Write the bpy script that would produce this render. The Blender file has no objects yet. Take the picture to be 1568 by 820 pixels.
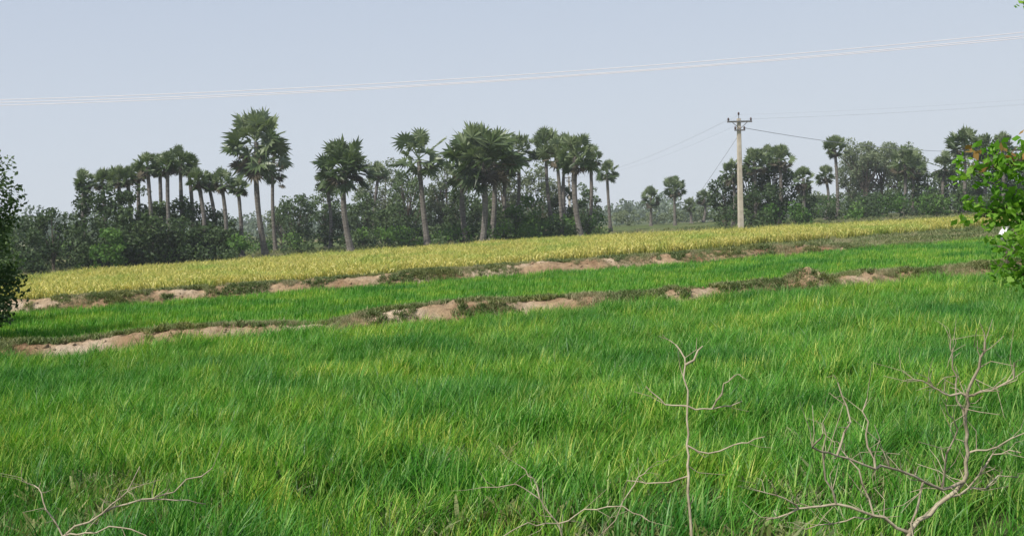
import bpy, bmesh, math, random
import numpy as np
from mathutils import Vector, Matrix, noise as mnoise
rng=np.random.default_rng(11); random.seed(11)
scene=bpy.context.scene
F=1742.0; CAMH=3.0
# ------------------------------------------------------------------ helpers
def bx(u,Y): return (u-784)*Y/F                      # bearing + distance -> easting
def hz(u,v,Y): return CAMH+(314-0.054*(u-784)-v)/F*Y # measured elevation -> height
def sm(a,b,t):
    t=np.clip((t-a)/(b-a),0,1); return t*t*(3-2*t)
def gz(x,y):
    t=sm(110,180,y)
    return -t*(0.014*(y-110)+0.02*np.clip(x,-0.6*abs(y),0.6*abs(y)))
def link(o): scene.collection.objects.link(o); return o

class Bld:
    def __init__(s): s.V=[];s.F=[];s.M=[];s.T=[];s.n=0
    def add(s,V,Fc,mat=0,tint=0.5):
        V=np.asarray(V,dtype=float).reshape(-1,3); Fc=np.asarray(Fc,dtype=int)
        s.V.append(V); s.F.append(Fc+s.n); s.M.append(np.full(len(Fc),mat))
        s.T.append(np.broadcast_to(np.asarray(tint,dtype=float),(len(V),)).copy()); s.n+=len(V)
    def mesh(s,name,mats,smooth=False):
        V=np.concatenate(s.V); me=bpy.data.meshes.new(name)
        me.vertices.add(len(V)); me.vertices.foreach_set('co',V.ravel())
        li=np.concatenate([f.ravel() for f in s.F]); lt=np.concatenate([np.full(len(f),f.shape[1]) for f in s.F])
        ls=np.concatenate([[0],np.cumsum(lt)[:-1]])
        me.loops.add(len(li)); me.loops.foreach_set('vertex_index',li.astype(np.int32))
        me.polygons.add(len(lt)); me.polygons.foreach_set('loop_start',ls.astype(np.int32))
        me.polygons.foreach_set('material_index',np.concatenate(s.M).astype(np.int32))
        me.polygons.foreach_set('use_smooth',np.full(len(lt),smooth))
        me.update(calc_edges=True)
        a=me.attributes.new('tint','FLOAT','POINT'); a.data.foreach_set('value',np.concatenate(s.T))
        for m in mats: me.materials.append(m)
        return me
    def obj(s,name,mats,smooth=False,loc=(0,0,0)):
        o=bpy.data.objects.new(name,s.mesh(name,mats,smooth)); o.location=loc; return link(o)

def tube(P,R,n=8,cap=True):
    P=np.asarray(P,float); R=np.broadcast_to(np.asarray(R,float),(len(P),))
    T=np.gradient(P,axis=0); T/=np.linalg.norm(T,axis=1)[:,None]+1e-9
    ref=np.array([0,0,1.]) if abs(T[:,2]).mean()<0.8 else np.array([1.,0,0])
    A=np.cross(T,ref); A/=np.linalg.norm(A,axis=1)[:,None]+1e-9; Bv=np.cross(T,A)
    an=np.arange(n)/n*2*math.pi
    V=P[:,None,:]+R[:,None,None]*(A[:,None,:]*np.cos(an)[None,:,None]+Bv[:,None,:]*np.sin(an)[None,:,None])
    f=[]
    for i in range(len(P)-1):
        for j in range(n):
            k=(j+1)%n; f.append([i*n+j,i*n+k,(i+1)*n+k,(i+1)*n+j])
    return V.reshape(-1,3),np.array(f)
def box(c,s):
    c=np.array(c,float); s=np.array(s,float)/2
    V=[c+s*np.array(q) for q in [(-1,-1,-1),(1,-1,-1),(1,1,-1),(-1,1,-1),(-1,-1,1),(1,-1,1),(1,1,1),(-1,1,1)]]
    return np.array(V),np.array([[0,3,2,1],[4,5,6,7],[0,1,5,4],[1,2,6,5],[2,3,7,6],[3,0,4,7]])

# ------------------------------------------------------------------ materials
def newmat(name):
    m=bpy.data.materials.new(name); m.use_nodes=True; nt=m.node_tree
    for n in list(nt.nodes): nt.nodes.remove(n)
    return m,nt,nt.nodes,nt.links
def ramp(N,stops):
    r=N.new('ShaderNodeValToRGB'); e=r.color_ramp.elements
    e[0].position=stops[0][0]; e[0].color=(*stops[0][1],1)
    e[1].position=stops[-1][0]; e[1].color=(*stops[-1][1],1)
    for p,c in stops[1:-1]:
        k=e.new(p); k.color=(*c,1)
    return r
def noise(N,L,scale,detail=4,vec=None,rough=0.55):
    n=N.new('ShaderNodeTexNoise'); n.inputs['Scale'].default_value=scale; n.inputs['Detail'].default_value=detail
    n.inputs['Roughness'].default_value=rough
    if vec: L.new(vec,n.inputs['Vector'])
    return n
def mixc(N,L,fac,a,b,mode='MIX'):
    m=N.new('ShaderNodeMix'); m.data_type='RGBA'; m.blend_type=mode
    for s,v in ((m.inputs[0],fac),(m.inputs[6],a),(m.inputs[7],b)):
        if hasattr(v,'is_linked'): L.new(v,s)
        elif isinstance(v,tuple): s.default_value=(*v,1)
        else: s.default_value=v
    return m.outputs[2]
def foliage(name,stops,patch=None,pscale=0.25,trans=0.3,tcol=None,rough=0.55,plo=0.45,phi=0.6,patch2=None,p2scale=.1,spec=.25):
    m,nt,N,L=newmat(name)
    at=N.new('ShaderNodeAttribute'); at.attribute_name='tint'
    oi=N.new('ShaderNodeObjectInfo')
    ad=N.new('ShaderNodeMath'); ad.operation='MULTIPLY_ADD'; L.new(oi.outputs['Random'],ad.inputs[0]); ad.inputs[1].default_value=0.3
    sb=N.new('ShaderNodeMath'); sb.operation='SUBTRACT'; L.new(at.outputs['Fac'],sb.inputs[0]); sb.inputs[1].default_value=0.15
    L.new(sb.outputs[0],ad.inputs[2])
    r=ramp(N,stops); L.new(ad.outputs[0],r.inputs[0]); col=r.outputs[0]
    geo=N.new('ShaderNodeNewGeometry')
    if patch:
        nz=noise(N,L,pscale,5,geo.outputs['Position']); mr=N.new('ShaderNodeMapRange'); L.new(nz.outputs['Fac'],mr.inputs[0])
        mr.inputs[1].default_value=plo; mr.inputs[2].default_value=phi
        col=mixc(N,L,mr.outputs[0],col,mixc(N,L,1.0,col,patch,'MULTIPLY'))
    if patch2:
        nz=noise(N,L,p2scale,4,geo.outputs['Position']); mr=N.new('ShaderNodeMapRange'); L.new(nz.outputs['Fac'],mr.inputs[0])
        mr.inputs[1].default_value=.48; mr.inputs[2].default_value=.62
        col=mixc(N,L,mr.outputs[0],col,mixc(N,L,1.0,col,patch2,'MULTIPLY'))
    b=N.new('ShaderNodeBsdfPrincipled'); L.new(col,b.inputs['Base Color']); b.inputs['Roughness'].default_value=rough
    b.inputs['Specular IOR Level'].default_value=spec
    t=N.new('ShaderNodeBsdfTranslucent'); L.new(mixc(N,L,1.0,col,tcol or (1.2,1.3,.7),'MULTIPLY'),t.inputs[0])
    mx=N.new('ShaderNodeMixShader'); mx.inputs[0].default_value=trans
    L.new(b.outputs[0],mx.inputs[1]); L.new(t.outputs[0],mx.inputs[2])
    o=N.new('ShaderNodeOutputMaterial'); L.new(mx.outputs[0],o.inputs[0]); return m
def solid(name,c1,c2,scale=8,rough=.85,bump=.3,scl=(1,1,1),metal=0,detail=5,c3=None):
    m,nt,N,L=newmat(name); tc=N.new('ShaderNodeTexCoord'); mp=N.new('ShaderNodeMapping'); mp.inputs['Scale'].default_value=scl
    L.new(tc.outputs['Object'],mp.inputs[0]); nz=noise(N,L,scale,detail,mp.outputs[0])
    st=[(.35,c1),(.65,c2)] if not c3 else [(.3,c1),(.5,c2),(.68,c3)]
    r=ramp(N,st); L.new(nz.outputs['Fac'],r.inputs[0])
    b=N.new('ShaderNodeBsdfPrincipled'); L.new(r.outputs[0],b.inputs['Base Color']); b.inputs['Roughness'].default_value=rough; b.inputs['Metallic'].default_value=metal
    b.inputs['Specular IOR Level'].default_value=.2
    bp=N.new('ShaderNodeBump'); bp.inputs['Strength'].default_value=bump; bp.inputs['Distance'].default_value=.03
    L.new(nz.outputs['Fac'],bp.inputs['Height']); L.new(bp.outputs[0],b.inputs['Normal'])
    o=N.new('ShaderNodeOutputMaterial'); L.new(b.outputs[0],o.inputs[0]); return m

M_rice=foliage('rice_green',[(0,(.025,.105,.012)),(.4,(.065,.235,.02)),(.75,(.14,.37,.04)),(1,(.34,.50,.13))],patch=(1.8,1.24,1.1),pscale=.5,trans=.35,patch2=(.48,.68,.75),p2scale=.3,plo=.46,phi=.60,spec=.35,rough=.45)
M_ripe=foliage('rice_ripe',[(0,(.17,.25,.05)),(.35,(.40,.42,.09)),(.7,(.66,.59,.17)),(1,(.82,.74,.33))],patch=(.60,.86,.6),pscale=.22,trans=.3,tcol=(1.1,1.1,.75),plo=.5,phi=.68)
M_weed=foliage('weed_green',[(0,(.06,.095,.035)),(.5,(.12,.165,.055)),(1,(.23,.27,.12))],patch=(1.4,1.15,1.1),pscale=.6,trans=.25)
M_dry=foliage('dry_grass',[(0,(.18,.18,.085)),(.5,(.29,.27,.14)),(1,(.44,.39,.24))],patch=(.65,.85,.6),pscale=.6,trans=.2,tcol=(1,1,.8))
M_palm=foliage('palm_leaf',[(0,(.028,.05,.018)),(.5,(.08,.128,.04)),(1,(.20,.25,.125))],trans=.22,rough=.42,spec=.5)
M_dead=foliage('palm_dead_leaf',[(0,(.06,.055,.035)),(1,(.18,.15,.10))],trans=.1,tcol=(1,1,.8))
M_leafd=foliage('leaf_dark',[(0,(.022,.042,.016)),(.5,(.055,.095,.033)),(1,(.125,.18,.07))],trans=.22)
M_leafm=foliage('leaf_mid',[(0,(.045,.075,.03)),(.5,(.09,.145,.055)),(1,(.16,.22,.095))],trans=.25)
M_leafb=foliage('leaf_bright',[(0,(.03,.08,.015)),(.5,(.085,.18,.03)),(1,(.17,.28,.07))],trans=.3)
M_leafg=foliage('leaf_hazed_grey',[(0,(.10,.13,.075)),(.5,(.16,.20,.11)),(1,(.24,.28,.165))],trans=.25)  # back-layer trees: haze of distance put into a paler, greyer leaf colour
M_leafh=foliage('leaf_far_hazed',[(0,(.10,.14,.10)),(.5,(.15,.20,.14)),(1,(.21,.26,.19))],trans=.2)  # far tree line: aerial haze painted into the pale bluish-green base colour
M_leafn=foliage('leaf_near',[(0,(.06,.16,.015)),(.45,(.13,.31,.025)),(1,(.25,.43,.06))],trans=.45)
M_leafo=foliage('young_leaf_red',[(0,(.24,.18,.04)),(1,(.42,.24,.08))],trans=.4,tcol=(1.1,1,.8))
M_trunk=solid('palm_trunk',(.09,.08,.07),(.22,.20,.175),3,.9,.8,(1,1,5))
M_bark=solid('bark',(.07,.055,.04),(.19,.16,.125),4,.9,.8,(1,1,.4))
M_twig=solid('dead_twig',(.27,.225,.15),(.46,.40,.28),14,.9,.3)
M_conc=solid('concrete',(.40,.35,.28),(.55,.49,.40),2.5,.9,.2)
M_steel=solid('galvanised',(.10,.10,.10),(.22,.21,.20),10,.6,.1,metal=.3)
M_ins=solid('porcelain',(.06,.035,.03),(.10,.06,.05),10,.3,.0)
M_wire=solid('aluminium_wire',(.78,.70,.70),(.84,.77,.77),2,.5,.0)
M_wired=solid('dark_wire',(.25,.26,.30),(.34,.35,.39),2,.6,.0)
M_white=solid('white_clay',(.72,.70,.66),(.82,.80,.77),6,.6,.1)

# ground
m,nt,N,L=newmat('ground'); geo=N.new('ShaderNodeNewGeometry')
n1=noise(N,L,.06,6,geo.outputs['Position']); n2=noise(N,L,1.6,8,geo.outputs['Position'],.7)
r1=ramp(N,[(.35,(.06,.10,.03)),(.5,(.13,.17,.06)),(.66,(.30,.26,.15))]); L.new(n1.outputs['Fac'],r1.inputs[0])
r2=ramp(N,[(.3,(.5,.5,.5)),(.7,(1.25,1.2,1.1))]); L.new(n2.outputs['Fac'],r2.inputs[0])
far=mixc(N,L,1.0,r1.outputs[0],r2.outputs[0],'MULTIPLY')
sx=N.new('ShaderNodeSeparateXYZ'); L.new(geo.outputs['Position'],sx.inputs[0])
mr=N.new('ShaderNodeMapRange'); L.new(sx.outputs['Y'],mr.inputs[0]); mr.inputs[1].default_value=38; mr.inputs[2].default_value=60
rs=ramp(N,[(.3,(.035,.05,.018)),(.7,(.08,.09,.035))]); L.new(n2.outputs['Fac'],rs.inputs[0])
col=mixc(N,L,mr.outputs[0],rs.outputs[0],far)
b=N.new('ShaderNodeBsdfPrincipled'); L.new(col,b.inputs['Base Color']); b.inputs['Roughness'].default_value=.95; b.inputs['Specular IOR Level'].default_value=.1
bp=N.new('ShaderNodeBump'); bp.inputs['Distance'].default_value=.08; L.new(n2.outputs['Fac'],bp.inputs['Height']); L.new(bp.outputs[0],b.inputs['Normal'])
o=N.new('ShaderNodeOutputMaterial'); L.new(b.outputs[0],o.inputs[0]); M_ground=m
# bund soil
m,nt,N,L=newmat('bund_soil'); geo=N.new('ShaderNodeNewGeometry')
n1=noise(N,L,.7,5,geo.outputs['Position']); n2=noise(N,L,4,8,geo.outputs['Position'],.68); n3=noise(N,L,22,4,geo.outputs['Position'],.6)
r1=ramp(N,[(.34,(.28,.175,.10)),(.5,(.41,.29,.18)),(.66,(.58,.46,.34))]); L.new(n1.outputs['Fac'],r1.inputs[0])
r2=ramp(N,[(.28,(.38,.36,.32)),(.48,(.85,.85,.84)),(.72,(1.15,1.13,1.1))]); L.new(n2.outputs['Fac'],r2.inputs[0])
col=mixc(N,L,1.0,r1.outputs[0],r2.outputs[0],'MULTIPLY')
b=N.new('ShaderNodeBsdfPrincipled'); L.new(col,b.inputs['Base Color']); b.inputs['Roughness'].default_value=.95; b.inputs['Specular IOR Level'].default_value=.1
ad=N.new('ShaderNodeMath'); ad.operation='MULTIPLY_ADD'; L.new(n3.outputs['Fac'],ad.inputs[0]); ad.inputs[1].default_value=.3; L.new(n2.outputs['Fac'],ad.inputs[2])
bp=N.new('ShaderNodeBump'); bp.inputs['Distance'].default_value=.12; bp.inputs['Strength'].default_value=.9; L.new(ad.outputs[0],bp.inputs['Height']); L.new(bp.outputs[0],b.inputs['Normal'])
o=N.new('ShaderNodeOutputMaterial'); L.new(b.outputs[0],o.inputs[0]); M_soil=m

# ------------------------------------------------------------------ ground sheet
ys=np.concatenate([np.arange(-30,200,5),np.geomspace(200,5000,40)])
xs=np.concatenate([-np.geomspace(150,4500,26)[::-1],np.arange(-145,146,8),np.geomspace(150,4500,26)])
X,Y=np.meshgrid(xs,ys); Z=gz(X,Y); nx=len(xs)
V=np.stack([X,Y,Z],-1).reshape(-1,3)
i,j=np.meshgrid(np.arange(len(ys)-1),np.arange(nx-1),indexing='ij'); a=(i*nx+j).ravel()
g=Bld(); g.add(V,np.stack([a,a+1,a+nx+1,a+nx],1)); g.obj('ground',[M_ground],True)

# ------------------------------------------------------------------ bunds
def nz3(x,y,z=0): return mnoise.noise(Vector((x,y,z)))
def bund_y(k,x): return (28.9+.32*x+.25*nz3(x*.3,1.7)) if k==1 else (45.7+.325*x+.35*nz3(x*.25,7.7))
def bund_h(k,x):
    if k==1:
        h=.54+.10*nz3(x*.45,3.1)+.06*nz3(x*1.3,9.)
        h-=.12*math.exp(-((x+4.6)/.8)**2); h+=.14*math.exp(-((x+1.2)/1.3)**2)+.16*math.exp(-((x-8.1)/.5)**2)
        return h
    h=.61+.10*nz3(x*.4,5.1)+.06*nz3(x*1.2,2.)
    return h*(1-.6*float(sm(12,17,x)))
def bund_z(k,x,c):
    w=.64 if k==1 else .78
    w*=1+.2*nz3(x*.7,c*.5,4.)
    a=abs(c)/w; p=1/(1+max(0,a)**3.6)
    return bund_h(k,x)*p
for k,(x0,x1) in ((1,(-26,30)),(2,(-34,30))):
    xs_=np.arange(x0,x1,.08); cs=np.linspace(-2.1,2.1,52); V=[]
    for x in xs_:
        yb=bund_y(k,x)
        for c in cs:
            z=bund_z(k,x,c); q=z/.6
            d=.06*nz3(x*1.8,c*2.,1.)+.055*nz3(x*5,c*5,3.)+.035*nz3(x*13,c*13,3.)
            V.append((x,yb+c+.5*d,z+d*(.25+q)-.04))
    n=len(cs); i,j=np.meshgrid(np.arange(len(xs_)-1),np.arange(n-1),indexing='ij'); a=(i*n+j).ravel()
    b_=Bld(); b_.add(V,np.stack([a,a+n,a+n+1,a+1],1)); b_.obj('earth_bund',[M_soil],True)

# ------------------------------------------------------------------ tufts / scatter
def tuft(name,nb,h0,h1,w,r,lean,mat,tl=0,th=1,wind=.25,leafy=False):
    b=Bld(); ts=np.array([0,.35,.7,1.])
    for _ in range(nb):
        h=rng.uniform(h0,h1); a=rng.uniform(0,6.28); rr=r*math.sqrt(rng.uniform()); base=np.array([math.cos(a)*rr,math.sin(a)*rr])
        az=rng.uniform(0,6.28); l=rng.uniform(.05,lean); d=np.array([math.cos(az),math.sin(az)])*l+np.array([wind,0])*rng.uniform(.2,1)
        fa=rng.uniform(0,3.14); pw=np.array([math.cos(fa),math.sin(fa),0]); ln=np.linalg.norm(d)
        V=[]
        for t in ts:
            c=np.array([base[0]+d[0]*h*t**1.8,base[1]+d[1]*h*t**1.8,h*(t-.3*ln*t*t)])
            ww=w*(.6+.4*math.sin(t*3.1)) *(1-.85*t**3)
            if leafy: ww=w*(.15+math.sin(min(1,t)*2.9))
            V+= [c-pw*ww/2,c+pw*ww/2]
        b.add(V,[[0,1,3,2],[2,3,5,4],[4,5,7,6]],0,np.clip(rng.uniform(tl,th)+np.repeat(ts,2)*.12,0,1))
    return bpy.data.objects.new(name,b.mesh(name,[mat]))
def ripe_tuft(name,nb,h0,h1,mat):
    o=Bld()
    for _ in range(nb):
        h=rng.uniform(h0,h1); a=rng.uniform(0,6.28); rr=.22*math.sqrt(rng.uniform()); bs=np.array([math.cos(a)*rr,math.sin(a)*rr,0])
        az=rng.uniform(0,6.28); d=np.array([math.cos(az),math.sin(az),0])*rng.uniform(.05,.5); fa=rng.uniform(0,3.14); pw=np.array([math.cos(fa),math.sin(fa),0])
        V=[]
        head=rng.uniform()<.6
        for t,ww in ((0,.014),(.4,.022),(.75,.026 if not head else .038),(1,.004 if not head else .038)):
            c=bs+d*h*t**2+np.array([0,0,h*(t-.22*t**3*(1.4 if head else .6))]); V+=[c-pw*ww/2,c+pw*ww/2]
        t0=rng.uniform(.55,1.0) if head else rng.uniform(.1,.7)
        o.add(V,[[0,1,3,2],[2,3,5,4],[4,5,7,6]],0,np.clip(t0+np.repeat([-.45,-.2,0,.1],2),0,1))
    return bpy.data.objects.new(name,o.mesh(name,[mat]))
def scatter(name,pts,scl,srcs,rot=math.pi,tilt=.12):
    n=len(pts); me=bpy.data.meshes.new(name); me.vertices.add(n); me.vertices.foreach_set('co',np.asarray(pts,float).ravel()); me.update()
    R=np.stack([rng.uniform(-tilt,tilt,n),rng.uniform(-tilt,tilt,n),rng.uniform(-rot,rot,n)],1)
    a=me.attributes.new('rot','FLOAT_VECTOR','POINT'); a.data.foreach_set('vector',R.ravel())
    a=me.attributes.new('scl','FLOAT','POINT'); a.data.foreach_set('value',np.asarray(scl,float))
    a=me.attributes.new('idx','INT','POINT'); a.data.foreach_set('value',rng.integers(0,len(srcs),n).astype(np.int32))
    ob=link(bpy.data.objects.new(name,me))
    col=bpy.data.collections.new(name+'_source')
    for s in srcs: col.objects.link(s)
    ng=bpy.data.node_groups.new(name,'GeometryNodeTree'); ng.interface.new_socket('Geometry',in_out='INPUT',socket_type='NodeSocketGeometry'); ng.interface.new_socket('Geometry',in_out='OUTPUT',socket_type='NodeSocketGeometry')
    N=ng.nodes; L=ng.links; gi=N.new('NodeGroupInput'); go=N.new('NodeGroupOutput'); ip=N.new('GeometryNodeInstanceOnPoints'); ci=N.new('GeometryNodeCollectionInfo')
    ci.inputs['Collection'].default_value=col; ci.inputs['Separate Children'].default_value=True; ci.inputs['Reset Children'].default_value=True
    L.new(gi.outputs[0],ip.inputs['Points']); L.new(ci.outputs[0],ip.inputs['Instance']); ip.inputs['Pick Instance'].default_value=True
    def na(nm,ty,sock):
        q=N.new('GeometryNodeInputNamedAttribute'); q.data_type=ty; q.inputs['Name'].default_value=nm
        L.new([o for o in q.outputs if o.enabled and o.name=='Attribute'][0],sock)
    na('idx','INT',ip.inputs['Instance Index']); na('rot','FLOAT_VECTOR',ip.inputs['Rotation']); na('scl','FLOAT',ip.inputs['Scale'])
    L.new(ip.outputs[0],go.inputs[0]); md=ob.modifiers.new('scatter','NODES'); md.node_group=ng
    return ob

# near paddy
n=40000; y=6+26*np.sqrt(rng.uniform(.009,1,n)); x=rng.uniform(-1,1,n)*(y*.47+3)
lim=28.9+.32*x-.85+rng.uniform(-.2,.2,n); k=y<lim; x,y=x[k],y[k]
hh=np.array([1+.40*nz3(a*.5,b*.5)+.34*nz3(a*1.6,b*1.6) for a,b in zip(x,y)])
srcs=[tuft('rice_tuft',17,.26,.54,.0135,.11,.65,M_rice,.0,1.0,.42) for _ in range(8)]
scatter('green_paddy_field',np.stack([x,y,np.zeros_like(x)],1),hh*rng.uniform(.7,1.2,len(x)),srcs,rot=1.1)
# mid paddy
n=19000; x=rng.uniform(-24,29,n); f=rng.uniform(size=n); y0=28.9+.32*x+.95; y1=45.7+.325*x-1.0+np.where(x>11,1.2,0); y=y0+(y1-y0)*f
hh=np.array([1+.15*nz3(a*.4,b*.4)+.1*nz3(a*1.5,b*1.5) for a,b in zip(x,y)])
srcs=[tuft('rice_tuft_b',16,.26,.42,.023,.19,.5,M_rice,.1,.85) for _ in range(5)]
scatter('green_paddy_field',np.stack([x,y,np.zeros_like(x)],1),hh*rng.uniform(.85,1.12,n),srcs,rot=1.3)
# ripe paddy
poly=[(-27,40.5),(-21,44),(0,53),(13,61),(24,66),(31,70),(31,75),(20,76),(1,79.5),(-12,72),(-25,65),(-27,55)]
def inpoly(x,y,P):
    r=np.zeros(len(x),bool)
    for i in range(len(P)):
        (x1,y1),(x2,y2)=P[i],P[i-1]
        c=((y1>y)!=(y2>y))&(x<(x2-x1)*(y-y1)/(y2-y1+1e-9)+x1); r^=c
    return r
n=35000; x=rng.uniform(-27,31,n); y=rng.uniform(40,80,n); k=inpoly(x+.4*np.sin(y*2),y+.4*np.sin(x*1.7),poly); x,y=x[k],y[k]
hh=np.array([.98+.14*nz3(a*.35,b*.35)+.12*nz3(a*1.3,b*1.3) for a,b in zip(x,y)])
srcs=[ripe_tuft('ripe_tuft',21,.62,.88,M_ripe) for _ in range(6)]
scatter('ripe_paddy_field',np.stack([x,y,np.zeros_like(x)],1),hh*rng.uniform(.85,1.12,len(x)),srcs)
# grass on bunds and margins
P=[];S=[];P2=[];S2=[]
for k,(x0,x1),cnt in ((1,(-18,24),22000),(2,(-25,27),24000)):
    for _ in range(cnt):
        x=random.uniform(x0,x1); c=random.gauss(-.05,.75)
        if abs(c)>1.7: continue
        mk=nz3(x*.5+k*11,c*.9,8.)+.6*nz3(x*2.1,c*2.6,2.)
        if k==1:
            thr=-.02 if c<-.1 else -.3
            if -3.6<x<-1.4: thr+=.2
            if x>-1: thr-=.12
        else:
            thr=-.06 if c<.0 else -.3
            if -9<x<-5.5: thr+=.2
            if x>9: thr=-.35
        if mk<thr: continue
        y=bund_y(k,x)+c; z=bund_z(k,x,c)-.04
        if nz3(x*.8+3,c,k*3.)+random.uniform(-.3,.3)>.0: P.append((x,y,z)); S.append(random.uniform(.3,.85))
        else: P2.append((x,y,z)); S2.append(random.uniform(.3,.8))
for _ in range(16000):   # margin between second bund and ripe crop
    x=random.uniform(-27,34); f=random.random(); ye=float(np.interp(x,[-27,-21,0,13,24,31,34],[40,43.5,53,61,66,70,80]))
    y0=45.6+.325*x+.6; y=y0+(ye-y0+.5)*f
    if y<y0: continue
    q=nz3(x*.3,y*.3,5.)
    if q>.28: continue
    (P if q<.06 else P2).append((x,y,0)); (S if q<.06 else S2).append(random.uniform(.6,1.5))
for _ in range(9000):   # strip under the trees
    x=random.uniform(-60,60); y=random.uniform(62,100)
    if inpoly(np.array([x]),np.array([y]),poly)[0]: continue
    q=nz3(x*.12,y*.12,5.)
    (P if q<.05 else P2).append((x,y,0)); (S if q<.05 else S2).append(random.uniform(.8,2.2))
for _ in range(3000):   # weeds and straw in the roadside strip
    y=random.uniform(8.2,13); x=random.uniform(-1,1)*(y*.5+2)
    q=nz3(x*.7,y*.7,15.)+.12*(1 if x<-2.5 else 0)
    if q>.14: 
        if random.random()<.5: P2.append((x,y,0)); S2.append(random.uniform(.9,1.5))
        else: P.append((x,y,0)); S.append(random.uniform(.9,1.6))
sw=[tuft('weed_tuft',16,.10,.26,.028,.14,.9,M_weed,0,1,.1,True) for _ in range(5)]
sd=[tuft('dry_tuft',18,.10,.28,.012,.14,1.0,M_dry,0,1,.1) for _ in range(4)]
scatter('bund_weeds',P,S,sw); scatter('dry_grass',P2,S2,sd)
# clods
def clod(name):
    bm=bmesh.new(); bmesh.ops.create_icosphere(bm,subdivisions=2,radius=.1)
    o=random.random()*50
    for v in bm.verts:
        v.co*=1+.5*mnoise.noise(v.co*9+Vector((o,0,0)))+.2*mnoise.noise(v.co*25+Vector((o,0,0))); v.co.z*=.6
    me=bpy.data.meshes.new(name); bm.to_mesh(me); bm.free(); me.materials.append(M_soil); return bpy.data.objects.new(name,me)
PC=[];SC=[]
for _ in range(1400):
    k=random.choice((1,2)); x=random.uniform(-22,26); c=random.gauss(-.45,.45); big=1
    if k==1 and random.random()<.08: x=random.gauss(8.1,.35); c=random.gauss(0,.3); big=2.0
    if abs(c)>1.3: continue
    PC.append((x,bund_y(k,x)+c,bund_z(k,x,c)-.03)); SC.append((abs(random.gauss(0,.24))+.12)*big)
scatter('soil_clods',PC,SC,[clod('clod') for _ in range(5)],tilt=1)

# ------------------------------------------------------------------ palms
def fan_leaf(b,base,d,pet,R,tint,mat,segs=15,spread=2.2):
    d=d/np.linalg.norm(d); side=np.cross(d,[0,0,1.]); 
    if np.linalg.norm(side)<1e-3: side=np.array([1.,0,0])
    side/=np.linalg.norm(side); up=np.cross(side,d)
    ro=random.uniform(-1.2,1.2); s2=side*math.cos(ro)+up*math.sin(ro); u2=np.cross(s2,d)
    tip=base+d*pet+np.array([0,0,-.04*pet*pet])
    w=.045; b.add([base-s2*w,base+s2*w,tip+s2*w*.6,tip-s2*w*.6],[[0,1,2,3]],mat,min(1,tint+.2))
    V=[tip];Fc=[]; an=np.linspace(-spread,spread,segs+1); cup=random.uniform(.1,.6)
    for i,a in enumerate(an):
        r=R*.52*(1-.12*abs(a)/spread); p=tip+(d*math.cos(a)+s2*math.sin(a))*r+u2*(cup*r*.5+(.05 if i%2 else -.05)*R); p[2]-=.06*r*r; V.append(p)
    for i in range(segs):
        a=(an[i]+an[i+1])/2; r=R*random.uniform(.86,1.08)*(1-.15*abs(a)/spread)
        p=tip+(d*math.cos(a)+s2*math.sin(a))*r+u2*cup*r*.45; p[2]-=.14*r*r*random.uniform(.3,1.5); V.append(p)
        Fc.append([0,1+i,2+segs+i,2+i])
    b.add(V,Fc,mat,np.clip(tint+rng.uniform(-.12,.12,len(V)),0,1))
def palm(x,y,H,cw,ch,nl=None,skirt=.25,tr=.24,cx=0):
    b=Bld(); R=cw/2; zc=H-R*.95
    k=random.uniform(-.3,.3); lx=cx
    ts=np.linspace(0,1,12); Pp=np.stack([lx*ts+k*np.sin(ts*3.1),.2*k*np.sin(ts*2.5),zc*ts],1)
    rad=tr*(1-.22*ts)+tr*.6*np.exp(-ts*14); rad=rad*(1+.05*rng.standard_normal(12))
    V,Fc=tube(Pp,rad,9); b.add(V,Fc,1,.5)
    top=Pp[-1]; ext=max(0,ch-cw); nl=nl or int((22+14*R+16*ext/R)*random.uniform(.8,1.1))
    pet0=R*.62; fr=R*.45
    for i in range(nl):
        f=(i+.5)/nl
        el=math.radians(86-140*f+random.uniform(-16,16)); az=i*2.39996+random.uniform(-.5,.5)
        bz=-ext*max(0,(f-.35)/.65)*random.uniform(.6,1.1)
        base=top+np.array([0,0,bz+.15*(1-f)]); dd=np.array([math.cos(el)*math.cos(az),math.cos(el)*math.sin(az),math.sin(el)])
        q=random.uniform(.6,1.22)
        dead=f>1-skirt and random.random()<.55
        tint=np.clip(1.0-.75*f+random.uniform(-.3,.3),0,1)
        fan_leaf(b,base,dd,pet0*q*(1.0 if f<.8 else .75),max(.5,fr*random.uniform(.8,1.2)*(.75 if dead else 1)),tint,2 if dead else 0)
    b.obj('palmyra_palm',[M_palm,M_trunk,M_dead],False,(x,y,float(gz(np.float64(x),np.float64(y)))))
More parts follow.
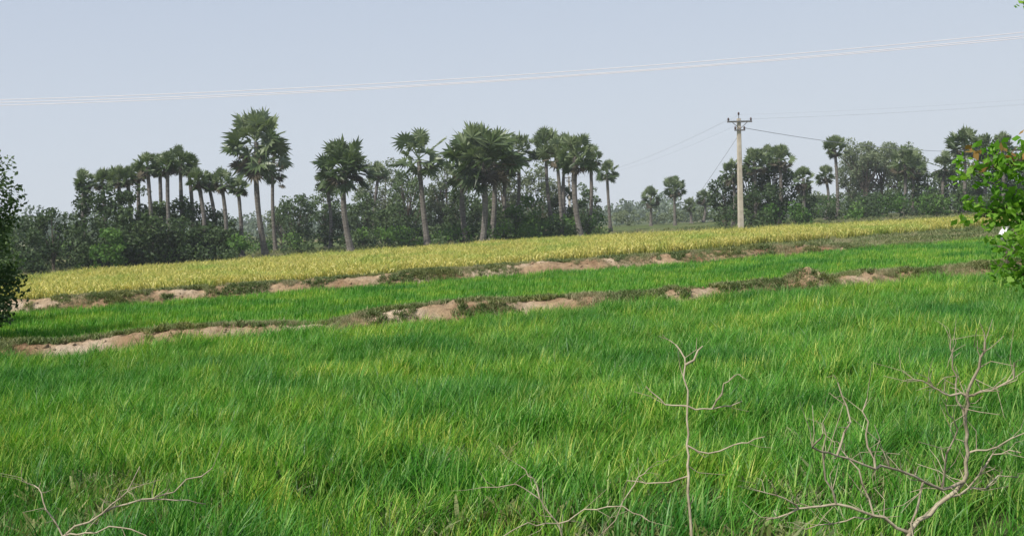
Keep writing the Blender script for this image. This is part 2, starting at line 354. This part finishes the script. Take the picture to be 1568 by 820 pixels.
# (trunk foot bearing, crown bearing, crown top, crown width, crown height, distance)
PL=[(408,396,168,100,130,90,.3),(424,424,208,46,90,96,.3),(540,529,213,98,92,85,.2),(507,503,262,40,40,95,.2),
(657,643,199,92,62,88,.1),(740,737,188,118,125,85,.3),(754,757,205,74,90,90,.3),(790,795,206,50,64,95,.2),(716,712,222,66,74,92,.2),(772,772,215,56,80,93,.3),
(852,838,198,56,52,96,.2),(864,854,212,56,56,90,.2),(893,882,206,68,74,86,.2),(903,905,222,44,44,94,.2),(938,931,247,40,34,108,.1),(575,583,250,36,36,104,.2),(868,866,208,50,60,97,.2),
(1037,1034,270,42,28,118,.1),(1000,999,287,32,40,122,.3),(1062,1058,303,26,24,126,.2),(1080,1079,291,28,30,128,.2),
(1125,1122,247,36,50,98,.3),(1160,1156,228,40,50,97,.3),(1196,1194,222,42,50,97,.3),(1178,1176,226,40,54,100,.3),(1233,1231,258,30,50,96,.3),
(1286,1278,209,40,42,100,.2),(1268,1265,256,32,34,108,.2),(1385,1384,226,50,56,104,.3),(1400,1398,238,44,50,108,.3),
(1452,1447,234,46,52,104,.3),(1480,1476,197,58,56,98,.2),(1512,1508,208,46,50,100,.2),(1538,1534,206,52,54,99,.2),
(140,134,264,36,34,80,.2),(166,162,263,36,34,82,.2),(190,187,257,40,38,81,.2),(205,200,258,34,34,84,.2),(238,231,237,40,44,80,.2),(252,250,240,34,40,84,.2),
(265,262,236,36,40,80,.2),(284,281,227,46,52,82,.2),(296,293,238,32,40,86,.2),(310,307,262,32,36,80,.2),(328,323,267,28,32,84,.2),(346,343,261,42,38,80,.2),(372,369,276,30,30,83,.2),(222,218,250,30,36,86,.2)]
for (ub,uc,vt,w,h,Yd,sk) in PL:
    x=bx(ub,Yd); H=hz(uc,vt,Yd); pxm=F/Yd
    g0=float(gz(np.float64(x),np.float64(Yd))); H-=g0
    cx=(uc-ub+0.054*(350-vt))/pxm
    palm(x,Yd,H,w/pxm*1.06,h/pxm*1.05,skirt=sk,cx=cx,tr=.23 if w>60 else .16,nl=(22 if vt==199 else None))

# ------------------------------------------------------------------ broadleaf trees & bushes
def leaves(b,C,r,n,size,mat,ct,flat=.8):
    p=rng.normal(size=(n,3)); p/=np.linalg.norm(p,axis=1)[:,None]; p*=(r*rng.uniform(.25,1,n)**.6)[:,None]; p[:,2]*=flat; c=C+p
    A=rng.normal(size=(n,3)); A/=np.linalg.norm(A,axis=1)[:,None]
    Nn=rng.normal(size=(n,3))+np.array([0,0,.9]); Bv=np.cross(Nn,A); Bv/=np.linalg.norm(Bv,axis=1)[:,None]+1e-9
    s=size*rng.uniform(.6,1.3,n)[:,None]
    V=np.stack([c-A*s*.5,c+Bv*s*.28,c+A*s*.5,c-Bv*s*.28],1).reshape(-1,3)
    Fc=np.arange(n*4).reshape(n,4)
    b.add(V,Fc,mat,np.repeat(np.clip(ct+rng.uniform(-.25,.25,n),0,1),4))
def tree(name,x,y,H,W,mat,base=.25,nc=None,leaf=.24,nper=130,trunk=True,dens=1.0,D=None):
    b=Bld(); D=D or W*.7
    cz0=H*base; ch=H-cz0; nc=nc or int(14+W*ch*1.5*dens)
    if trunk:
        tp=np.array([[0,0,0],[.1*random.uniform(-1,1),0,cz0*.6],[.2*random.uniform(-1,1),.1,cz0+ch*.25]])
        V,Fc=tube(tp,[.045*H*.5+.05,.018*H+.04,.012*H+.03],8); b.add(V,Fc,1)
    for i in range(nc):
        th=random.uniform(0,6.28); v=random.uniform(-1,1); rr=random.uniform(.3,1)**.5
        sq=max(0,1-abs(v)**2.2)**.5*random.uniform(.8,1.12)
        c=np.array([math.cos(th)*sq*rr*W*.46,math.sin(th)*sq*rr*D*.46,cz0+ch*(.5+.5*v*rr)])
        c+=rng.normal(size=3)*W*.035
        c[2]=min(c[2],H-.2)
        if trunk and i%3==0:
            p0=tp[1]+(tp[2]-tp[1])*random.random(); mid=(p0+c)/2+np.array([0,0,-.08*H*random.random()])
            V,Fc=tube([p0,mid,c],[.012*H,.008*H,.004*H],5); b.add(V,Fc,1)
        r=random.uniform(.4,.9)*(.5+.09*min(W,ch))
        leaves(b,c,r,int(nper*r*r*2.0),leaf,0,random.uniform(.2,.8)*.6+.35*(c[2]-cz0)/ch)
    return b.obj(name,[mat,M_bark],False,(x,y,float(gz(np.float64(x),np.float64(y)))))
TL=[ # bearing, distance, top, width, material, base
(455,100,290,60,M_leafm,.1),(432,112,312,40,M_leafg,.1),(500,106,278,66,M_leafm,.1),(560,102,292,60,M_leafm,.05),(590,110,246,80,M_leafg,.1),(625,102,256,66,M_leafm,.1),
(690,105,250,70,M_leafg,.1),(712,96,285,60,M_leafd,.05),(775,106,246,70,M_leafg,.1),(812,92,300,64,M_leafb,.02),(832,106,250,64,M_leafg,.1),
(868,98,285,54,M_leafd,.05),(905,105,280,40,M_leafm,.05),(664,106,285,60,M_leafm,.02),(745,102,290,60,M_leafm,.02),(520,96,330,56,M_leafd,.0),(635,93,345,50,M_leafb,0),(600,97,318,64,M_leafd,0),(700,93,335,60,M_leafd,0),(780,93,322,60,M_leafd,0),(850,91,325,60,M_leafb,0),(890,93,330,44,M_leafd,0),
(83,78,317,62,M_leafd,.15),(28,92,326,74,M_leafm,.05),(-20,80,320,80,M_leafd,.05),(118,86,345,40,M_leafm,0),(45,74,345,60,M_leafd,0),
(140,80,286,60,M_leafd,.02),(178,79,286,72,M_leafd,.0),(212,81,284,70,M_leafd,0),(246,82,292,70,M_leafd,0),(282,82,304,66,M_leafd,0),(318,82,314,56,M_leafd,0),(350,81,314,40,M_leafd,0),(168,75,345,50,M_leafb,0),(205,77,322,74,M_leafd,0),(240,77,328,70,M_leafd,0),(275,78,334,66,M_leafd,0),(318,79,338,60,M_leafd,0),(345,79,345,44,M_leafd,0),(150,77,325,60,M_leafd,0),
(1112,100,266,44,M_leafd,.05),(1150,99,236,56,M_leafd,.05),(1190,99,240,64,M_leafd,.1),(1228,99,280,32,M_leafd,.1),(1170,96,280,76,M_leafd,.0),
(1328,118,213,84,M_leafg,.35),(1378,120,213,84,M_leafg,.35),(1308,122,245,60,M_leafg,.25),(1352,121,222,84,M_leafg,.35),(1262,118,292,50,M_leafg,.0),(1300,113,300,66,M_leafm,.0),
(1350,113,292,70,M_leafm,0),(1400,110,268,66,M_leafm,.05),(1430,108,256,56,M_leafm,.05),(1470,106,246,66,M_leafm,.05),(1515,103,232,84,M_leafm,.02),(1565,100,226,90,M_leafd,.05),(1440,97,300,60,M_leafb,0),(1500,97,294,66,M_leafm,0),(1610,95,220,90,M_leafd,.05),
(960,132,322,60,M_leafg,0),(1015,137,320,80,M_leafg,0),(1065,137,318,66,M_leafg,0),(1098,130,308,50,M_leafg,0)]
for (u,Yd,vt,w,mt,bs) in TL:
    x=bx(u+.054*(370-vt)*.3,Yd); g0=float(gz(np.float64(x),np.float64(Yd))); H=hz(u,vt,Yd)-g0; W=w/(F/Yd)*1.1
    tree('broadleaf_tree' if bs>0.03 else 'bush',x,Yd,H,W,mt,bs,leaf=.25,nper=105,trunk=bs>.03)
# left edge near tree (casts its shade over the middle paddy)
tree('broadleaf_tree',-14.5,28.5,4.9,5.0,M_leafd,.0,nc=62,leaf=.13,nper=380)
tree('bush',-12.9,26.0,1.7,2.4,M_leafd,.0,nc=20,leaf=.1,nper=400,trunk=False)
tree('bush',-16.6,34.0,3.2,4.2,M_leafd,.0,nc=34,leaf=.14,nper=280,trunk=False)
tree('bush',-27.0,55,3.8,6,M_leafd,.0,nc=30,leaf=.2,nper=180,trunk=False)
# undergrowth mass beneath the palms
b=Bld()
for (u0,u1,Yd,h0,h1,dn) in ((120,375,79,.8,1.7,80),(430,925,89,.7,1.5,120),(1100,1240,94,.7,1.6,40),(1240,1600,99,.8,2.0,100),(-60,120,82,1,2,40),(380,430,97,.6,.9,10)):
    for _ in range(dn):
        u=random.uniform(u0,u1); Yy=Yd+random.uniform(-3,14); r=random.uniform(.4,.9); hh_=random.uniform(.2,h1)
        leaves(b,np.array([bx(u,Yy),Yy,hh_]),r*1.2,110,.26,0 if random.random()<.7 else 1,random.uniform(.1,.8))
b.obj('undergrowth',[M_leafd,M_leafb])
# distant trees
b=Bld()
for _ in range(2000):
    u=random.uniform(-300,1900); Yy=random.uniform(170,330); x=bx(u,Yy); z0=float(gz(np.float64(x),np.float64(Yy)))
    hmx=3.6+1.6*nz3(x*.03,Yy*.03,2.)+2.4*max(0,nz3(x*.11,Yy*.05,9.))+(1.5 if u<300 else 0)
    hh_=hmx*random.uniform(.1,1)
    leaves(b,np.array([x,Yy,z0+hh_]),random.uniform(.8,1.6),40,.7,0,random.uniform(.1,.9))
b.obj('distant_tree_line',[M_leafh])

# ------------------------------------------------------------------ near tree on the right
b=Bld(); TX,TY=7.5,12.0
V,Fc=tube([(0,0,0),(.1,0,1.2),(-.05,.1,2.2),(.2,0,3.4),(.1,0,5)],[.2,.16,.13,.1,.05],9); b.add(V,Fc,1)
def twigleaves(pth,r,dens,ls,red=0):
    P=np.array(pth,float); V,Fc=tube(P,np.linspace(r,.006,len(P)),6); b.add(V,Fc,1)
    for i in range(len(P)-1):
        for _ in range(dens):
            f=random.random(); c=P[i]*(1-f)+P[i+1]*f; d=rng.normal(size=3)*np.array([1,1,.6]); d/=np.linalg.norm(d); e=c+d*random.uniform(.1,.34)
            V,Fc=tube([c,(c+e)/2+[0,0,.02],e],[.005,.004,.002],3); b.add(V,Fc,1)
            leaves(b,e,.11,7,ls,2 if random.random()<red*(i/(len(P)-1))*(1 if d[2]>0 else .2) else 0,random.uniform(.15,.95))
twigleaves([(0,0,2.2),(-.8,-.1,2.75),(-1.5,-.1,3.08),(-2.1,-.1,3.16),(-2.65,0,3.1)],.05,44,.10,.28)
twigleaves([(-.8,-.1,2.75),(-1.5,.1,2.75),(-2.1,.2,2.72),(-2.45,.2,2.6)],.03,50,.10)
twigleaves([(-.6,-.1,2.6),(-1.3,-.2,2.45),(-1.95,-.2,2.38),(-2.35,-.2,2.22)],.03,46,.10)
twigleaves([(0,0,2.0),(-1.0,0,2.1),(-1.8,.1,2.05),(-2.1,.1,1.95)],.03,34,.10)
twigleaves([(0,0,3.2),(-.9,0,4.1),(-1.5,.1,4.75),(-1.95,.1,5.0)],.04,36,.095)
twigleaves([(-.9,0,4.1),(-1.7,.1,4.35)],.03,28,.095)
twigleaves([(0,0,3.0),(1,.2,3.8),(1.7,.3,4.2)],.04,50,.095)
twigleaves([(.1,0,4.4),(.2,.8,5.2),(.3,1.2,5.6)],.04,50,.095)
twigleaves([(.1,0,4.6),(-.0,-.8,5.4),(-.1,-1,5.8)],.04,50,.095)
b.obj('broadleaf_tree',[M_leafn,M_bark,M_leafo],False,(TX,TY,0))

# ------------------------------------------------------------------ dead shrubs
def shrub(name,origin,polys,scale=268.,tw=1.0,nt=4,thick=.72):
    b=Bld(); ox,oy,oz=origin; yoff={}
    for (r0,pts) in polys:
        r0=r0*thick
        key=pts[0]; yy=yoff.get(key,random.uniform(-.05,.05)); P=[]; drift=random.uniform(-.22,.22)
        for i,(u,v) in enumerate(pts):
            if i: yy+=drift*random.uniform(.3,1.2)*.6
            dx=u-784; dv=v-410
            lx=(dx-.054*dv)/scale; z=3-(.054*dx+dv+96)/scale
            yoff[(u,v)]=yy; P.append((lx-ox,yy,max(z,0)))
        Q=[np.array(P[0])]
        for i in range(len(P)-1):
            a=np.array(P[i]);c=np.array(P[i+1]); L_=np.linalg.norm(c-a)
            for f in (.33,.66): Q.append(a*(1-f)+c*f+rng.normal(size=3)*L_*.045)
            Q.append(c)
        R=np.linspace(r0,max(.0028,r0*.4),len(Q)); V,Fc=tube(Q,R,6); b.add(V,Fc,0)
        for i in range(1,len(Q)):
            for _ in range(nt):
                if random.random()<.3*tw:
                    a=Q[i]; d=(Q[i]-Q[i-1]); d/=np.linalg.norm(d)+1e-9; d=d+rng.normal(size=3)*.75+np.array([0,0,.3]); d/=np.linalg.norm(d)
                    l=random.uniform(.05,.22); m1=a+d*l*.5+rng.normal(size=3)*l*.08; e=m1+(d+rng.normal(size=3)*.5)*l*.5
                    rr=min(.0028,R[i]*.5); V,Fc=tube([a,m1,e],[rr,rr*.8,rr*.5],4); b.add(V,Fc,0)
    return b.obj(name,[M_twig],True,(ox,oy,0))
shrub('dead_shrub',(2.4,6.5,0),[
(.022,[(1390,1120),(1385,950),(1400,820),(1440,775),(1475,735),(1478,690),(1470,640),(1465,600),(1478,555),(1482,515)]),
(.011,[(1465,600),(1500,590),(1528,570),(1524,545)]),(.010,[(1465,600),(1430,595),(1405,580),(1372,573)]),
(.009,[(1470,640),(1452,585),(1445,545),(1440,515)]),(.014,[(1475,735),(1430,740),(1390,720),(1350,700),(1300,688),(1240,665),(1195,645),(1200,620)]),
(.010,[(1300,688),(1288,640),(1292,590)]),(.010,[(1240,665),(1262,620),(1247,565)]),(.011,[(1440,775),(1500,755),(1590,746)]),
(.015,[(1400,820),(1340,790),(1280,770),(1220,775),(1170,790)]),(.010,[(1280,770),(1255,700),(1250,640)]),(.009,[(1340,790),(1318,720),(1290,680)]),
(.009,[(1478,690),(1520,680),(1580,640)]),(.009,[(1430,740),(1425,680),(1432,640),(1405,600)]),(.010,[(1390,720),(1370,780),(1380,830)]),(.009,[(1220,775),(1195,755),(1150,740)]),(.009,[(1500,755),(1530,700),(1560,690)]),(.008,[(1340,790),(1300,800),(1240,815)])])
shrub('dead_shrub',(1.06,6.5,0),[
(.015,[(1075,1110),(1068,950),(1068,820),(1066,745),(1066,700),(1070,640),(1068,575),(1056,545)]),
(.012,[(1068,575),(1098,545)]),(.008,[(1070,640),(1035,640),(1005,612)]),(.008,[(1070,640),(1110,645),(1158,632)]),
(.008,[(1066,700),(1100,712),(1150,692),(1185,680)]),(.007,[(1066,745),(1020,765),(975,768)]),(.007,[(1110,645),(1125,600),(1140,585)])],tw=.3)
shrub('dead_shrub',(0.3,6.8,0),[
(.010,[(880,1100),(870,900),(860,830),(830,790),(790,765),(740,770)]),(.008,[(860,830),(900,800),(960,790),(1000,810)]),(.007,[(830,790),(820,760),(800,745)]),
(.007,[(860,830),(810,822),(770,838)]),(.007,[(870,900),(930,850),(985,770),(1010,745)])],tw=.6,thick=.6)
shrub('dead_shrub',(-2.6,6.6,0),[
(.016,[(60,1130),(50,950),(70,840),(130,805),(190,785),(240,775),(300,738)]),(.010,[(70,840),(40,800),(20,770),(-10,760)]),(.010,[(130,805),(170,770),(190,730)]),
(.010,[(190,785),(240,790),(280,805)]),(.012,[(70,840),(110,830),(180,812),(230,826)])],tw=.5,thick=.55)

# ------------------------------------------------------------------ poles & wires
def pole(x,y,H,yaw,tiltx=0.024):
    e=bpy.data.objects.new('utility_pole',None); link(e); e.location=(x,y,float(gz(np.float64(x),np.float64(y)))); e.rotation_euler=(0,tiltx,yaw)
    def part(nm,b,mats,sm_=False):
        o=b.obj(nm,mats,sm_); o.parent=e; return o
    b=Bld(); zs=np.linspace(-.3,H-.2,8); V=[];Fc=[]
    for i,z in enumerate(zs):
        w=.19-.07*z/H; d=.15-.05*z/H; c=.03
        for (sx_,sy_) in ((-w+c,-d),(w-c,-d),(w,-d+c),(w,d-c),(w-c,d),(-w+c,d),(-w,d-c),(-w,-d+c)): V.append((sx_,sy_,z))
    for i in range(7):
        for j in range(8): Fc.append([i*8+j,i*8+(j+1)%8,(i+1)*8+(j+1)%8,(i+1)*8+j])
    b.add(V,Fc); b.add(V[-8:],[[0,1,2,3,4,5,6,7]]); part('post',b,[M_conc])
    b=Bld(); b.add(*box((0,-.17,H-.42),(1.75,.09,.11))); b.add(*box((0,-.17,H-1.0),(.75,.07,.09)))
    for s in (-1,1): b.add(*tube([(s*.55,-.2,H-.45),(0,-.19,H-.92)],[.025,.025],5))
    b.add(*box((0,0,H-.42),(.30,.30,.06))); b.add(*box((0,0,H-1.0),(.32,.32,.06))); b.add(*tube([(0,0,H-.25),(0,0,H+.05)],[.03,.025],6)); part('crossarm',b,[M_steel])
    b=Bld()
    for xx,zz in ((-.8,H-.36),(.8,H-.36),(0,H+.03),(-.32,H-.95),(.32,H-.95)):
        V,Fc=tube([(xx,-.17 if zz<H else 0,zz+t) for t in (0,.03,.07,.10,.14,.18,.21)],[.02,.075,.05,.085,.05,.06,.015],10); b.add(V,Fc)
    part('insulators',b,[M_ins],True)
    return e
PX,PY=bx(1137,78),78.0
ZL=9.85; ZR=10.3
pole(PX,PY,8.25,.15); pole(-28.0,60.0,ZL,-.15); pole(36,53.0,ZR,-.15); pole(9,170,8,.1); pole(52,64,8.3,.15); 
def wire(a,c,sag,r):
    a=np.array(a);c=np.array(c); t=np.linspace(0,1,40)[:,None]; P=a*(1-t)+c*t; P[:,2]-=(sag*4*t*(1-t))[:,0]
    return tube(P,r,5)
b=Bld()
for (dz,o_,sg) in ((-.1,-.8,.78),(.12,0,.72),(-.1,.8,.66)):
    b.add(*wire((-27.8-.1*o_,60+o_,ZL+dz),(36.3,53+o_,ZR-.1+dz),sg,.014))
b.obj('power_line',[M_wire],True)
b=Bld()
for o_ in (-.8,.8,0):
    zt=8.0+(.3 if o_==0 else 0)
    b.add(*wire((PX+.2+o_,PY,zt),(52,64+o_,zt+.1),.5,.003))
    b.add(*wire((PX+.2+o_,PY,zt),(9+o_,170,6.5),.9,.004))
b.add(*wire((PX+.5,PY,7.4),(75,150,7.6),1.6,.02))
b.add(*wire((PX+.1,PY-.1,6.9),(PX-2.6,PY+6,2.0),.05,.012))
b.obj('power_line',[M_wired],True)

# ------------------------------------------------------------------ marker post with white pot
b=Bld(); V,Fc=tube([(0,0,0),(.02,0,.45),(0,0,.95)],[.045,.035,.03],8); b.add(V,Fc,1)
b.add(*tube([(-.22,0,.72),(.24,0,.66)],[.02,.018],6),1)
V,Fc=tube([(0,0,.88),(0,0,.92),(0,0,1.0),(0,0,1.1),(0,0,1.2),(0,0,1.25),(0,0,1.29)],[.05,.12,.17,.185,.13,.08,.1],14); b.add(V,Fc,0)
xk=bx(1542,33.2); b.obj('marker_post',[M_white,M_bark],True,(xk,33.2,.3))

# ------------------------------------------------------------------ humid air over the far fields (real scattering volume)
b=Bld(); b.add(*box((0,240,45),(700,410,150)))
m,nt,N,L=newmat('haze_air'); vs_=N.new('ShaderNodeVolumeScatter'); vs_.inputs['Color'].default_value=(.9,.94,1,1); vs_.inputs['Density'].default_value=.0009; vs_.inputs['Anisotropy'].default_value=0.0
o=N.new('ShaderNodeOutputMaterial'); L.new(vs_.outputs[0],o.inputs['Volume'])
b.obj('haze',[m])

# ------------------------------------------------------------------ light, sky, camera
sun_el=math.radians(50); tosun=Vector((-.72,-.70,0)).normalized()*math.cos(sun_el)+Vector((0,0,math.sin(sun_el)))
sl=bpy.data.lights.new('sun','SUN'); sl.energy=4.9; sl.angle=math.radians(.7); sl.color=(1,.95,.86)
so=link(bpy.data.objects.new('sun',sl)); so.rotation_euler=tosun.to_track_quat('Z','Y').to_euler()
w=bpy.data.worlds.new('World'); scene.world=w; w.use_nodes=True; N=w.node_tree.nodes; L=w.node_tree.links
bg=N['Background']; sky=N.new('ShaderNodeTexSky'); sky.sky_type='NISHITA'; sky.sun_disc=False; sky.sun_elevation=sun_el
sky.sun_rotation=math.atan2(tosun.x,tosun.y)%(2*math.pi); sky.dust_density=1.0; sky.air_density=1.0; sky.ozone_density=1.0
# humid haze veil: pale near the horizon, thinning upwards
tc=N.new('ShaderNodeTexCoord'); sp=N.new('ShaderNodeSeparateXYZ'); L.new(tc.outputs['Generated'],sp.inputs[0])
hr=N.new('ShaderNodeMapRange'); L.new(sp.outputs['Z'],hr.inputs[0]); hr.inputs[1].default_value=-.02; hr.inputs[2].default_value=.22
rp=N.new('ShaderNodeValToRGB'); L.new(hr.outputs[0],rp.inputs[0]); e=rp.color_ramp.elements
e[0].color=(.70,.77,.85,1); e[1].color=(.53,.63,.81,1); k_=e.new(.35); k_.color=(.65,.735,.85,1)
sc=N.new('ShaderNodeVectorMath'); sc.operation='SCALE'; L.new(rp.outputs[0],sc.inputs[0]); sc.inputs['Scale'].default_value=10
fr=N.new('ShaderNodeMapRange'); L.new(sp.outputs['Z'],fr.inputs[0]); fr.inputs[1].default_value=.1; fr.inputs[2].default_value=.7; fr.inputs[3].default_value=.95; fr.inputs[4].default_value=.45
mx=N.new('ShaderNodeMix'); mx.data_type='RGBA'; L.new(fr.outputs[0],mx.inputs[0]); L.new(sky.outputs[0],mx.inputs[6]); L.new(sc.outputs[0],mx.inputs[7])
L.new(mx.outputs[2],bg.inputs[0]); bg.inputs[1].default_value=.1
cam=bpy.data.cameras.new('camera'); cam.lens=F/1568*36; cam.sensor_width=36; cam.clip_end=9000; cam.clip_start=.1
co=link(bpy.data.objects.new('camera',cam)); p=math.atan(96/F); r=math.atan(.054)
f=Vector((0,math.cos(p),-math.sin(p))); r0=Vector((1,0,0)); u0=r0.cross(f)
ri=r0*math.cos(r)-u0*math.sin(r); up=u0*math.cos(r)+r0*math.sin(r)
co.matrix_world=Matrix((( ri.x,up.x,-f.x,0),(ri.y,up.y,-f.y,0),(ri.z,up.z,-f.z,CAMH),(0,0,0,1)))
scene.camera=co
scene.view_settings.view_transform='Standard'; scene.view_settings.look='None'; scene.view_settings.exposure=0
